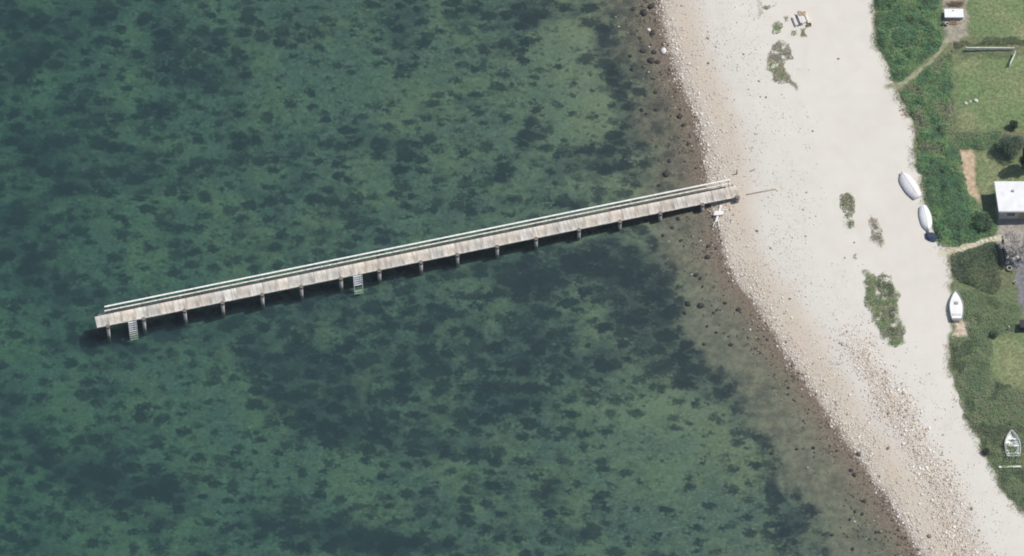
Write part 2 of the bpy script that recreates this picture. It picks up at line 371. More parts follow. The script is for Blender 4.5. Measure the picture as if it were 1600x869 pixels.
    sea = mix(mth('MULTIPLY', mth('MULTIPLY', mr(a3, .60, .74), .22), keep), sea, (.20,.24,.18))
    # dry land: sand, gravel, turf
    s1 = noise(22, 3, .7); s2 = noise(5, 5, .65); s3 = noise(.5, 4, .5)
    col = at('Col', 'Color'); cobm = at('cob'); vegm = at('veg')
    sand = mix(mr(s3, .3, .7, 0, .22), col, mix(1.0, col, (.90,.88,.85), 'MULTIPLY'))
    sand = mix(mth('MULTIPLY', mr(s1, .35, .65), mr(cobm, 0, 1, .10, .5, False)), sand, mix(1.0, col, (.62,.56,.50), 'MULTIPLY'))
    sand = mix(mth('MULTIPLY', mr(s2, .58, .70), mr(cobm, 0, 1, .05, .7, False)), sand, mix(1.0, col, (.55,.49,.43), 'MULTIPLY'))
    turf = mix(mr(noise(2.0, 5, .7), .32, .68), mix(1.0, col, (.66,.68,.66), 'MULTIPLY'), mix(1.0, col, (1.25,1.2,1.15), 'MULTIPLY'))
    turf = mix(mth('MULTIPLY', mr(noise(7, 3, .6), .66, .74), .4), turf, (.36,.36,.22))
    dry = mix(vegm, sand, turf)
    out = mix(at('land'), sea, dry)
    L.new(out, b.inputs['Base Color'])
    bp = N.new('ShaderNodeBump'); bp.inputs['Strength'].default_value = .5; bp.inputs['Distance'].default_value = .05
    L.new(mth('MULTIPLY', s2, mr(cobm, 0, 1, .25, 1, False)), bp.inputs['Height']); L.new(bp.outputs[0], b.inputs['Normal'])
    return m
tag(link('ground', me, ground_mat()), kind='structure')

# water: a sheet at sea level, everything under it is seen through its body
def water_mat():
    m = bpy.data.materials.new('clear_sea_water'); m.use_nodes = True; t = m.node_tree; N = t.nodes; L = t.links
    N.remove(N['Principled BSDF']); out = N['Material Output']
    tr = N.new('ShaderNodeBsdfTransparent'); tr.inputs[0].default_value = (.97,.985,.98,1)
    gl = N.new('ShaderNodeBsdfGlossy'); gl.inputs['Roughness'].default_value = .12
    fr = N.new('ShaderNodeFresnel'); fr.inputs[0].default_value = 1.33
    no = N.new('ShaderNodeTexNoise'); no.inputs['Scale'].default_value = 1.4; no.inputs['Detail'].default_value = 5
    geo = N.new('ShaderNodeNewGeometry'); L.new(geo.outputs['Position'], no.inputs['Vector'])
    bp = N.new('ShaderNodeBump'); bp.inputs['Strength'].default_value = .35; bp.inputs['Distance'].default_value = .08; L.new(no.outputs[0], bp.inputs['Height'])
    L.new(bp.outputs[0], gl.inputs['Normal']); L.new(bp.outputs[0], fr.inputs['Normal'])
    mx = N.new('ShaderNodeMixShader'); L.new(fr.outputs[0], mx.inputs[0]); L.new(tr.outputs[0], mx.inputs[1]); L.new(gl.outputs[0], mx.inputs[2])
    L.new(mx.outputs[0], out.inputs['Surface'])
    ab = N.new('ShaderNodeVolumeAbsorption'); ab.inputs['Color'].default_value = (.10,.64,.60,1); ab.inputs['Density'].default_value = .31
    sc = N.new('ShaderNodeVolumeScatter'); sc.inputs['Color'].default_value = (.45,.72,.95,1); sc.inputs['Density'].default_value = .06
    ad = N.new('ShaderNodeAddShader'); L.new(ab.outputs[0], ad.inputs[0]); L.new(sc.outputs[0], ad.inputs[1]); L.new(ad.outputs[0], out.inputs['Volume'])
    return m
wx = np.array([-3400., 3400.])
bm = bmesh.new(); vs = [bm.verts.new(v) for v in ((-3400,-3400,0),(3400,-3400,0),(3400,3400,0),(-3400,3400,0))]; bm.faces.new(vs)
me = bpy.data.meshes.new('water'); bm.to_mesh(me); bm.free()
tag(link('water', me, water_mat()), kind='structure')

# haze: the air between the aeroplane and the ground
bm = bmesh.new(); box(bm, (0, 0, 323), (7200, 7200, 660))
me = bpy.data.meshes.new('haze'); bm.to_mesh(me); bm.free()
hm = bpy.data.materials.new('thin_air_haze'); hm.use_nodes = True; t = hm.node_tree; t.nodes.remove(t.nodes['Principled BSDF'])
pv = t.nodes.new('ShaderNodeVolumePrincipled'); pv.inputs['Color'].default_value = (.82,.90,1,1); pv.inputs['Density'].default_value = 0.5e-4
t.links.new(pv.outputs[0], t.nodes['Material Output'].inputs['Volume'])
tag(link('haze', me, hm), kind='stuff')

# ------------------------------------------------------------------ jetty
ZL, ZR = 2.1, 1.15
def dz(px): return ZL+(ZR-ZL)*(px-160)/(1156-160)
def ln(px, x0, y0, x1, y1): return y0+(y1-y0)*(px-x0)/(x1-x0)
def edgeS(px, dh=0): return Vector(P(px, ln(px, 174, 508, 1156, 307.2), dz(px))) + Vector((0,0,dh))
def edgeN(px, dh=0): return Vector(P(px, ln(px, 174, 508, 1156, 307.2)-18.2, dz(px))) + Vector((0,0,dh))
A0 = edgeS(160); AX = (edgeS(1150)-edgeS(160)); AX.z = 0; AX.normalize(); AY = Vector((-AX.y, AX.x, 0))     # along, across
ju = empty('jetty', A0); tag(ju, 'long narrow timber jetty from the beach over green water, railing on one side', 'jetty')
def rel(v): return v-A0
# deck panels
cuts = [152+ (1156-152)*i/50 for i in range(51)]
for i in range(50):
    a, b = cuts[i], cuts[i+1]-.15
    p0, p1, q0, q1 = rel(edgeS(a)), rel(edgeS(b)), rel(edgeN(a)), rel(edgeN(b))
    off = AX.dot(q0-p0); q0 = q0-AX*off; q1 = q1-AX*off           # square panels
    bm = bmesh.new(); n = 12; lay = bm.loops.layers.float_color.new('Col'); pt = random.uniform(.84, 1.08); warm = random.uniform(-.02, .03)
    for k in range(n):
        t0 = (k+.04)/n; t1 = (k+.96)/n
        s0 = p0.lerp(p1, t0); s1 = p0.lerp(p1, t1); r0 = q0.lerp(q1, t0); r1 = q0.lerp(q1, t1)
        w = random.uniform(-.03, .03); s0 = s0-AY*w; s1 = s1-AY*w; h = random.uniform(-.006, .006)
        top = [bm.verts.new(v+Vector((0,0,h))) for v in (s0, s1, r1, r0)]; bot = [bm.verts.new(v-Vector((0,0,.045))) for v in (s0, s1, r1, r0)]
        fs = [bm.faces.new(top), bm.faces.new(bot[::-1])]+[bm.faces.new((top[j], bot[j], bot[(j+1)%4], top[(j+1)%4])) for j in range(4)]
        pv_ = pt*random.choice((.80, .90, .95, 1, 1, 1.03, 1.07)); pc = ((.64+warm)*pv_, .595*pv_, (.53-warm)*pv_, 1)
        for f_ in fs:
            for l_ in f_.loops: l_[lay] = pc
    bmo('deck_panel', bm, M['plank'], ju)
AZ = Vector((0,0,1))
L0, L1 = 154, 1155
def along(px, side, out=0.0, dh=0.0):
    p = rel(edgeS(px)); 
    if side == 'N': p = p+AY*1.86
    return p+AY*(out if side == 'N' else -out)+AZ*dh
for sd, o_ in (('S', -.12), ('N', -.12), ('S', -.93)):
    bm = bmesh.new(); bar(bm, along(L0, sd, o_, -.15), along(L1, sd, o_, -.15), .12, .2); bmo('stringer', bm, M['timber'], ju)
bm = bmesh.new(); bar(bm, along(158, 'N', .20, -.16), along(1140, 'N', .20, -.16), .30, .14); bmo('gap_shade_strip', bm, M['piletop'], ju)  # dark strip added in place of the shade between middle rail and deck
bm = bmesh.new(); bar(bm, along(153, 'S', -.05, .03), along(1140, 'S', -.05, .03), .09, .055); bmo('kerb_board', bm, M['deckedge'], ju)
BENTS = [168,224,288,347,409,470,532,592,657,714,776,837,904,968,1031,1097,1152]
for px in BENTS:
    bm = bmesh.new()
    for k in (-.17, .17):
        a = along(px, 'S', .30, -.36)+AX*k; b = along(px, 'N', .50, -.36)+AX*k
        bar(bm, a, b, .09, .22)
    bmo('crossbeam', bm, M['timber'], ju)
    for sd in 'SN':
        f = along(px, sd, .20)
        gzv = gz(f.x+A0.x, f.y+A0.y)
        hi = .26 if sd == 'S' else -.1
        top = Vector((f.x, f.y, f.z+hi)); bot = Vector((f.x, f.y, gzv-.8-A0.z))-AY*(.12 if sd == 'S' else -.12)
        bm = bmesh.new(); jit = random.uniform(-.02, .02)
        tube(bm, bot, top, .22+jit, .27+jit, 12)
        po = bmo('pile', bm, M['pile'], ju, True)
        if sd == 'S':
            bm = bmesh.new(); tube(bm, top-AZ*.42, top+AZ*.05, .31, .29, 12); bmo('pile_cap', bm, M['piletop'], po)
# railing
def rline(px, which):
    if which == 'top': y = ln(px, 162, 479.6, 1143, 280.2); h = 1.12
    else: y = ln(px, 160, 486.6, 1138, 287.2); h = .60
    z = dz(px)+h; return rel(Vector(P(px, y, z)))
posts = []
for a, b in zip(BENTS[:-1], BENTS[1:]): posts += [a, (a+b)/2]
posts += [1138]
for px in posts:
    t = rline(px, 'top'); m_ = rline(px, 'mid')
    b = along(px, 'N', .10, -.30); sh_ = AX*(AX.dot(t-b)); b = b+sh_
    bm = bmesh.new(); bar(bm, b, t-AZ*.03, .09, .09, up=AX); bmo('railing_post', bm, M['timber'], ju)
for which, m_, w, h in (('top', M['rail'], .22, .05), ('mid', M['rail2'], .17, .07)):
    xs_ = [163+(1142-163)*i/14 for i in range(15)]
    bm = bmesh.new()
    for a, b in zip(xs_[:-1], xs_[1:]):
        ja = rline(a, which); jb = rline(b-.25, which)
        bar(bm, ja, jb, w, h)
    bmo('handrail' if which == 'top' else 'middle_rail', bm, m_, ju)
# end post, landing plate on the beach
for px in (1150,):
    bm = bmesh.new(); f = along(px, 'S', -.05); bar(bm, f-AZ*1.0, f+AZ*.35, .16, .16, up=AX); bmo('end_post', bm, M['timber'], ju)
# bathing ladders
def ladder(px, pby, dxb, wid, label, platform):
    top = rel(edgeS(px))-AY*.02; zt = top.z+A0.z
    bot = rel(Vector(P(px+dxb, pby, -.75))) 
    d = bot-top
    e = empty('bathing_ladder'); e.parent = ju; e['label'] = label
    for sgn in (-1, 1):
        o_ = AX*sgn*wid/2
        bm = bmesh.new(); bar(bm, top+o_+AZ*.05, bot+o_, .07, .12); bmo('side_rail', bm, M['alu'], e)
        bm = bmesh.new()
        h0 = top+o_*1.06+AY*.35; h1 = top+o_*1.06+AZ*.85+AY*.25; h2 = top+o_*1.06+d*.42+AZ*.75; h3 = top+o_*1.06+d*.46
        for a, b in ((h0, h1), (h1, h2), (h2, h3)): tube(bm, a, b, .03, None, 8)
        bmo('grab_rail', bm, M['alu'], e, True)
    n = 9
    for k in range(n):
        t = (k+.6)/n; c_ = top+d*t
        if platform and .58 < t < .82: continue
        bm = bmesh.new(); box(bm, c_, (wid-.08, .24, .04), Matrix.Rotation(math.atan2(AX.y, AX.x), 4, 'Z')); bmo('tread', bm, M['alu'] if t < .62 else M['algae'], e)
    return e
ladder(206.5, 531, 3.5, 1.10, 'white ladder with algae green lower treads', False)
ladder(558.5, 459, 2.5, 1.20, 'grey metal ladder with a gap in its lower treads', True)

# ------------------------------------------------------------------ stones
ph = (1+5**.5)/2
IV = np.array([(-1,ph,0),(1,ph,0),(-1,-ph,0),(1,-ph,0),(0,-1,ph),(0,1,ph),(0,-1,-ph),(0,1,-ph),(ph,0,-1),(ph,0,1),(-ph,0,-1),(-ph,0,1)])/math.sqrt(1+ph*ph)
IF = np.array([(0,11,5),(0,5,1),(0,1,7),(0,7,10),(0,10,11),(1,5,9),(5,11,4),(11,10,2),(10,7,6),(7,1,8),(3,9,4),(3,4,2),(3,2,6),(3,6,8),(3,8,9),(4,9,5),(2,4,11),(6,2,10),(8,6,7),(9,8,1)])
def stones(name, x, y, r, cols, sink=.3, flat=.42):
    n = len(x); z = ground_z(x, y)
    B = IV[None]*RNG.uniform(.8, 1.2, (n, 12, 1))
    B = B*np.stack([r*RNG.uniform(.8, 1.35, n), r*RNG.uniform(.7, 1.0, n), r*flat*RNG.uniform(.7, 1.2, n)], -1)[:, None, :]
    a = RNG.uniform(0, 6.28, n); ca, sa = np.cos(a)[:, None], np.sin(a)[:, None]
    Vx = B[..., 0]*ca-B[..., 1]*sa+x[:, None]; Vy = B[..., 0]*sa+B[..., 1]*ca+y[:, None]; Vz = B[..., 2]+(z+r*flat*(1-2*sink))[:, None]
    VV = np.stack([Vx, Vy, Vz], -1).reshape(-1, 3); FF = (IF[None]+12*np.arange(n)[:, None, None]).reshape(-1, 3)
    return fast_mesh(name, VV, FF, np.repeat(cols, 20, 0), 3)
def stonecols(n, pal, w, var=.18):
    k = RNG.choice(len(pal), n, p=np.array(w)/sum(w)); return np.clip(np.array(pal)[k]*RNG.uniform(1-var, 1+var, (n, 1)), 0, .85)
def sample(n, f, x0, x1, y0=-50, y1=52):
    xo, yo = [], []; got = 0
    while got < n:
        x = RNG.uniform(x0, x1, 60000); y = RNG.uniform(y0, y1, 60000)
        k = RNG.random(60000) < f(x, y); xo.append(x[k]); yo.append(y[k]); got += k.sum()
    return np.concatenate(xo)[:n], np.concatenate(yo)[:n]
PALB = [(.66,.60,.52),(.54,.46,.37),(.38,.31,.24),(.70,.66,.61),(.24,.20,.17)]
def f_shore(x, y):
    q = polydist(x, y, SH); k = fbm(x, y, 2.5, 3, 12)
    lo = np.clip((-y-5)/30, 0, 1)
    return np.where(q < 1.2, np.clip((q+.5+(k-.5)*1.5)/1.2, 0, 1), np.maximum(np.clip(1-(q-1.2-(k-.5)*4)/1.9, 0, 1), np.clip(1-(q-1.2-(k-.5)*4)/(4.5+3*lo), 0, 1)*(.16+.12*lo)))
x, y = sample(12000, f_shore, 12, 74)
o = link('shore_cobbles', stones('shore_cobbles', x, y, RNG.gamma(2.4, .022, len(x))+.02, stonecols(len(x), PALB, [6,3,1.3,4,.5])), M['stone']); tag(o, 'pale and brown cobbles strewn in a line along the edge of the water', 'cobbles', kind='stuff')
def f_low(x, y):
    q = polydist(x, y, SH); k = fbm(x, y, 3.5, 3, 13)
    lo = np.clip((-y-12)/33, 0, 1)
    a = np.clip(1-np.abs(q-(9.8-lo*3.6)-(k-.5)*4)/(2.6+1.2*lo), 0, 1)*np.clip((-y-8)/7, 0, 1)
    return np.clip(a*1.1, 0, 1)
x, y = sample(7500, f_low, 22, 72, -52, 0)
o = link('upper_cobbles', stones('upper_cobbles', x, y, RNG.gamma(3, .020, len(x))+.022, stonecols(len(x), [(.68,.61,.52),(.55,.45,.34),(.42,.33,.24),(.76,.72,.66)], [3,3.6,3,3.4])), M['stone']); tag(o, 'brown and pale cobbles scattered over the upper beach in the lower corner', 'cobbles', kind='stuff')
def f_gr(x, y):
    q = polydist(x, y, SH); k = fbm(x, y, 5, 3, 14)
    return (np.clip((17-q+(k-.5)*8)/12, 0, 1)*(q > .5))*np.clip((k-.3)*3, .15, 1)
x, y = sample(9000, f_gr, 14, 72)
o = link('gravel', stones('gravel', x, y, RNG.gamma(3, .014, len(x))+.018, stonecols(len(x), [(.55,.53,.49),(.48,.43,.36),(.40,.36,.31),(.70,.67,.62)], [4,3,1.2,3])), M['stone']); tag(o, 'small grey and tan gravel thinly scattered over the beach', 'gravel', kind='stuff')
def f_wet(x, y):
    q = -polydist(x, y, SH); k = fbm(x, y, 3, 3, 15)
    return (q > -.6)*np.clip((7.5-q)/7, 0, 1)*np.clip((k-.38)*4, .1, 1)
x, y = sample(2200, f_wet, 2, 66)
o = link('shallow_stones', stones('shallow_stones', x, y, RNG.gamma(3, .026, len(x))+.03, stonecols(len(x), [(.075,.068,.06),(.14,.12,.09),(.28,.25,.20),(.62,.58,.52)], [3.5,5,1.6,.4])), M['stone']); tag(o, 'dark stones lying under the shallow water beside the beach', 'stones', kind='stuff')
def boulder(px, py, r, col, label, group=None, cat='rock', name='boulder', flat=.6):
    p = G(px, py); n = 1
    bm = bmesh.new(); bmesh.ops.create_icosphere(bm, subdivisions=3, radius=1)
    sd = random.random()*50
    for v in bm.verts:
        k = float(fbm(np.array([v.co.x*2+sd]), np.array([v.co.y*2+v.co.z*1.7+sd]), 1.4, 3)[0]); v.co *= .75+.5*k
        v.co = Vector((v.co.x*r*1.15, v.co.y*r*.9, v.co.z*r*flat))
    mt = mat('boulder_stone', col, .8, .35, 3.5, bump=.4)
    o = bmo(name, bm, mt, None, True); o.location = (p.x, p.y, p.z+r*flat*.35); o.rotation_euler = (0, 0, random.random()*6)
    return tag(o, label, cat, group)
boulder(1037, 80, .45, (.80,.76,.73), 'large whitish boulder at the edge of the water near the top')
boulder(1014, 47, .27, (.74,.72,.68), 'small pale rock lying in the dark shallows near the top')
DK = (.055,.05,.045)
lab = 'dark weedy boulder under the shallow water off the beach above the jetty'; g_ = 'dark boulders in the shallows above the jetty'
for px, py, r in ((1018,10,.5),(1006,20,.55),(1020,52,.45),(1005,80,.42),(1022,82,.38),(988,108,.33),(1018,95,.5),(1028,97,.35),(990,14,.3),(1062,182,.42),(1024,145,.25),(1000,60,.22),(1068,196,.3),(1025,172,.28),(1003,172,.3),(1010,178,.22),(1042,272,.5),(1046,252,.28),(1030,290,.3),(1075,225,.25),(985,88,.28)):
    boulder(px, py, r, DK, lab, g_)
lab = 'dark weedy boulder under the shallow water off the beach below the jetty'; g_ = 'dark boulders in the shallows below the jetty'
for px, py, r in ((1095,478,.48),(1075,475,.4),(1107,385,.3),(1106,402,.38),(1088,430,.35),(1094,435,.25),(1154,484,.34),(1098,448,.2),(1036,368,.26),(1050,356,.25),(1064,376,.25),(1060,342,.3),(1133,474,.24),(1115,489,.2),(1070,489,.26),(1142,539,.28),(1100,538,.25),(1119,520,.22),(1105,510,.22),(1335,742,.3),(1350,783,.28),(1347,804,.24),(1336,800,.22),(1328,812,.2),(1369,832,.25),(1271,700,.26),(1300,836,.22),(1232,606,.2),(1245,702,.22),(1332,858,.26),(1206,708,.28),(1330,735,.28)):
    boulder(px, py, r, DK, lab, g_)
lab = 'brown stone lying alone on the pale sand'; g_ = 'single brown stones on the sand'
for px, py, r in ((1518,795,.22),(1183,361,.20),(1234,467,.17),(1162,85,.14),(1270,205,.14),(1197,152,.15),(1107,99,.2),(1204,388,.14),(1388,700,.25),(1388,646,.22),(1452,838,.32),(1320,403,.12),(1530,829,.16),(1310,92,.16),(1106,60,.18),(1335,379,.13)):
    boulder(px, py, r, (.27,.23,.18), lab, g_, 'stone', 'stone')

# ------------------------------------------------------------------ vegetation
def leafmesh(name, pts, size, cols, up=.9, aspect=.6):
    n = len(pts); nrm = RNG.normal(size=(n, 3)); nrm /= np.linalg.norm(nrm, axis=1)[:, None]
    nrm[:, 2] = np.abs(nrm[:, 2])+up; nrm /= np.linalg.norm(nrm, axis=1)[:, None]
    t = np.cross(nrm, RNG.normal(size=(n, 3))); t /= np.linalg.norm(t, axis=1)[:, None]; b = np.cross(nrm, t)
    s = np.asarray(size).reshape(-1, 1)*np.ones((n, 1))
    t = t*s; b = b*s*aspect
    VV = np.stack([pts-t*.5, pts+b*.5, pts+t*.5, pts-b*.5], 1).reshape(-1, 3)
    return fast_mesh(name, VV, np.arange(4*n).reshape(n, 4), cols, 4)
def rand_in(poly, dens):
    x0, y0 = poly.min(0); x1, y1 = poly.max(0); n = int((x1-x0)*(y1-y0)*dens)
    x = RNG.uniform(x0, x1, n); y = RNG.uniform(y0, y1, n)
    jx = (fbm(x, y, 1.2, 2, 21)-.5)*1.1; jy = (fbm(x, y, 1.2, 2, 22)-.5)*1.1
    k = inpoly(x+jx, y+jy, poly); return x[k], y[k]
def palette(x, y, n, pal, scale, off, var=.25):
    """colour drifts from plant to plant, each plant one kind"""
    f = np.clip((fbm(x, y, scale, 3, off)-.28)/.44, 0, .999)*len(pal); k = np.clip((f+RNG.normal(0, .35, n)).astype(int), 0, len(pal)-1)
    return np.array(pal)[k]*RNG.uniform(1-var, 1+var, (n, 1))
GREEN = [(0.12, 0.237, 0.135), (0.144, 0.278, 0.129), (0.186, 0.299, 0.147), (0.222, 0.292, 0.159), (0.264, 0.299, 0.184)]
GREEN2 = [(0.102, 0.216, 0.122), (0.132, 0.278, 0.129), (0.18, 0.334, 0.147), (0.24, 0.355, 0.165)]
DULL = [(0.174, 0.258, 0.147), (0.204, 0.285, 0.147), (0.24, 0.292, 0.171), (0.27, 0.292, 0.196), (0.204, 0.313, 0.147)]
def thicket(name, px_poly, dens, H, size, pal, label, cat='thicket', off=31, bump=1.3, edge=.8):
    poly = GP(px_poly); x, y = rand_in(poly, dens); n = len(x)
    pl = np.vstack([poly, poly[:1]]); d = polydist(x, y, pl, False)
    hn = fbm(x, y, bump, 3, off); h = H*(.12+1.9*np.clip(hn-.25, 0, 1))*(.75+.5*fbm(x, y, 4.5, 2, off+5))*np.clip(d/edge, .12, 1)**.6
    z = ground_z(x, y)+h*(1-RNG.random(n)**2.2*.6)
    pts = np.stack([x, y, z], 1)
    o = link(name, leafmesh(name, pts, RNG.uniform(.7, 1.3, n)*size, palette(x, y, n, pal, 2.6, off+1)), M['leaf'])
    return tag(o, label, cat, kind='stuff')
thicket('thicket', [(1362,-25),(1366,0),(1368,40),(1372,75),(1388,100),(1396,128),(1412,124),(1440,102),(1462,82),(1471,68),(1471,-25)], 150, 1.1, .17, GREEN2+GREEN2[:2], 'dense dark green thicket beside the white box in the top corner')
thicket('thicket', [(1414,134),(1444,112),(1470,92),(1486,78),(1491,100),(1487,130),(1489,170),(1492,214),(1478,232),(1455,240),(1436,236),(1430,208),(1424,182),(1410,160),(1403,142)], 130, .9, .17, GREEN2+DULL[2:4], 'green and brownish thicket between the pale path and the middle lawn', off=35)
thicket('thicket', [(1433,240),(1478,222),(1500,235),(1503,270),(1515,300),(1525,325),(1548,338),(1558,352),(1556,366),(1530,376),(1497,385),(1468,386),(1462,372),(1452,330),(1443,290),(1430,255)], 150, 1.1, .17, GREEN2, 'deep green thicket behind the two white boats, ending at the sandy footpath', off=41)
thicket('bramble_patch', [(1468,222),(1500,216),(1503,262),(1500,290),(1478,290),(1466,262)], 60, .4, .15, DULL[:3], 'low dull grey-green brambles beside the orange bare strip', 'brambles', off=43)
thicket('thicket', [(1486,398),(1510,390),(1556,378),(1564,400),(1564,446),(1553,462),(1525,450),(1492,438),(1485,420)], 130, 1.4, .16, [(.085,.135,.09),(.10,.165,.09),(.13,.195,.10),(.15,.17,.11)], 'large rounded dark green shrub below the sandy footpath', 'shrub', off=45, bump=2.2)
thicket('thicket', [(1488,448),(1525,455),(1560,468),(1592,482),(1596,516),(1550,528),(1549,560),(1520,540),(1508,520),(1506,490),(1500,462)], 110, .5, .15, DULL[:3]+[(.12,.175,.085)], 'low green scrub to the right of the pointed white boat', 'scrub', off=49)
thicket('thicket', [(1485,528),(1512,524),(1549,560),(1552,594),(1600,612),(1660,620),(1660,860),(1602,800),(1580,783),(1562,758),(1556,738),(1536,704),(1531,684),(1508,653),(1497,618),(1487,573)], 120, .5, .15, DULL+[(.10,.14,.09)], 'olive and brown scrub along the top of the beach in the lower corner', 'scrub', off=53)
thicket('hedge', [(1488,62),(1520,68),(1548,58),(1605,62),(1660,64),(1660,72),(1600,72),(1510,74),(1494,80)], 130, .6, .15, [(.105,.155,.082),(.125,.180,.080),(.145,.170,.105)], 'rough green hedge just above the pale fence', 'hedge', off=57)
thicket('scrub_strip', [(1490,206),(1530,206),(1562,206),(1566,226),(1540,236),(1502,232)], 120, .7, .16, GREEN[:4], 'green scrub strip along the bottom of the middle lawn', 'scrub', off=59)
thicket('verge_plants', [(1500,84),(1588,80),(1590,90),(1500,94)], 70, .3, .13, DULL[:3], 'rough grass verge just below the pale fence', 'verge', off=60)
vb = VEG[1:-3]; seg = []
xf = RNG.uniform(40, 76, 260000); yf = RNG.uniform(-45, 52, 260000); df = polydist(xf, yf, vb, False); inn_ = inpoly(xf, yf, VEG)
kf = RNG.random(len(xf)) < np.clip(1-df/np.where(inn_, 1.2, 1.0), 0, 1)*np.clip((fbm(xf, yf, 1.6, 3, 64)-.42)*7, 0, 1); xf = xf[kf]; yf = yf[kf]; n = len(xf)
o = link('dune_fringe', leafmesh('dune_fringe', np.stack([xf, yf, ground_z(xf, yf)+RNG.uniform(.03, .38, n)], 1), RNG.uniform(.09, .2, n), palette(xf, yf, n, [(.18,.24,.11),(.24,.27,.14),(.34,.31,.20),(.44,.37,.26)], 1.8, 65)), M['leaf']); tag(o, 'dry straggling grass where the scrub meets the sand', 'dune grass', kind='stuff')
# lawn blades and tufts
xg, yg = [], []
for q in LAWNS:
    q2 = q.copy(); q2[:, 0] = np.clip(q2[:, 0], -1e9, 76); a_, b_ = rand_in(q2, 42); xg.append(a_); yg.append(b_)
xg = np.concatenate(xg); yg = np.concatenate(yg); n = len(xg)
cl = palette(xg, yg, n, [(.145,.22,.10),(.175,.24,.115),(.22,.26,.14),(.28,.29,.175)], 3.5, 61, .15)
o = link('lawn_grass', leafmesh('lawn_grass', np.stack([xg, yg, ground_z(xg, yg)+RNG.uniform(.02, .07, n)], 1), RNG.uniform(.08, .16, n), cl, up=.8, aspect=.5), M['leaf']); tag(o, 'short mown grass of the garden lawns', 'grass', kind='stuff')

# beach grass patches
TUFTG = [(.22,.30,.13),(.27,.33,.16),(.34,.36,.19),(.42,.38,.25)]
TUFTB = [(.26,.265,.20),(.31,.30,.22),(.38,.34,.25),(.46,.39,.29)]
def beach_patch(parts, label, pal, dens=60, H=.16, name='beach_grass'):
    P_, C_ = [], []
    for pxp in parts:
        poly = GP(pxp); x, y = rand_in(poly, dens*4); n = len(x)
        pl = np.vstack([poly, poly[:1]]); d = polydist(x, y, pl, False); k = RNG.random(n) < np.clip(.25+d/.6, 0, 1)*np.clip((fbm(x, y, 1.1, 3, 71)-.25)*6, .08, 1); x = x[k]; y = y[k]; n = len(x)
        P_.append(np.stack([x, y, ground_z(x, y)+RNG.uniform(.03, H, n)*(.3+1.1*fbm(x, y, 1, 2, 72))], 1)); C_.append(palette(x, y, n, pal, 1.6, 73))
    P_ = np.concatenate(P_); C_ = np.concatenate(C_)
    o = link(name, leafmesh(name, P_, RNG.uniform(.09, .2, len(P_)), C_, up=.9, aspect=.5), M['leaf']); return tag(o, label, 'beach grass', 'clumps of grass and weed growing on the sand')
beach_patch([[(1206,70),(1219,62),(1230,66),(1240,84),(1236,92),(1225,94),(1230,112),(1236,122),(1248,132),(1247,142),(1236,134),(1222,128),(1208,130),(1206,118),(1198,104),(1200,88)]], 'long crooked grey-green patch of beach plants below the picnic table', TUFTB+TUFTG[:2], 75)
beach_patch([[(1209,38),(1216,34),(1224,42),(1220,52),(1213,54),(1207,46)]], 'compact dark green tuft left of the picnic table', TUFTG[:2], 75)
beach_patch([[(1191,9),(1204,7),(1213,7),(1206,12),(1200,18),(1192,16)]], 'small tuft with a stray runner highest up on the sand', TUFTG[:3], 70)
beach_patch([[(1223,24),(1231,24),(1232,34),(1227,35)]], 'small tuft close against the left bench of the picnic table', TUFTG[1:], 70)
beach_patch([[(1236,48),(1245,48),(1245,56),(1236,57)]], 'left of the two little tufts under the picnic table', TUFTG[:3], 70)
beach_patch([[(1250,44),(1258,43),(1261,56),(1250,58)]], 'yellow-green tuft, right of the two under the picnic table', [(.22,.24,.10),(.19,.22,.10)], 75)
beach_patch([[(1313,304),(1325,301),(1336,310),(1337,330),(1328,336),(1316,326),(1312,314)],[(1316,334),(1332,332),(1335,350),(1326,360),(1316,352)]], 'bright green double clump with a narrow waist', [(.15,.20,.085),(.19,.24,.10),(.25,.24,.14)], 75)
beach_patch([[(1357,336),(1368,340),(1374,356),(1382,378),(1376,386),(1368,388),(1360,374),(1362,358)]], 'thin brownish clump to the right of the bright green double clump', TUFTB, 70)
beach_patch([[(1351,426),(1360,424),(1372,430),(1386,422),(1394,440),(1404,462),(1407,500),(1416,520),(1412,536),(1402,545),(1390,540),(1376,528),(1368,508),(1358,480),(1350,468)]], 'largest beach patch, a long green and grey oval', TUFTG[:3]+TUFTB[:1]+[(.13,.18,.08)], 80, .4)
beach_patch([[(1330,397),(1340,396),(1342,404),(1332,406)]], 'tiny brownish ring of weed on the sand above the largest patch', TUFTB[1:], 50, .15)
beach_patch([[(1412,166),(1420,176),(1422,186),(1412,182),(1404,172)]], 'sandy brown tuft in the bay of the thicket edge', TUFTB, 70)
beach_patch([[(1184,0),(1192,2),(1190,30),(1184,34)]], 'sparse brown weed left of the highest tuft', TUFTB[1:], 22, .12)

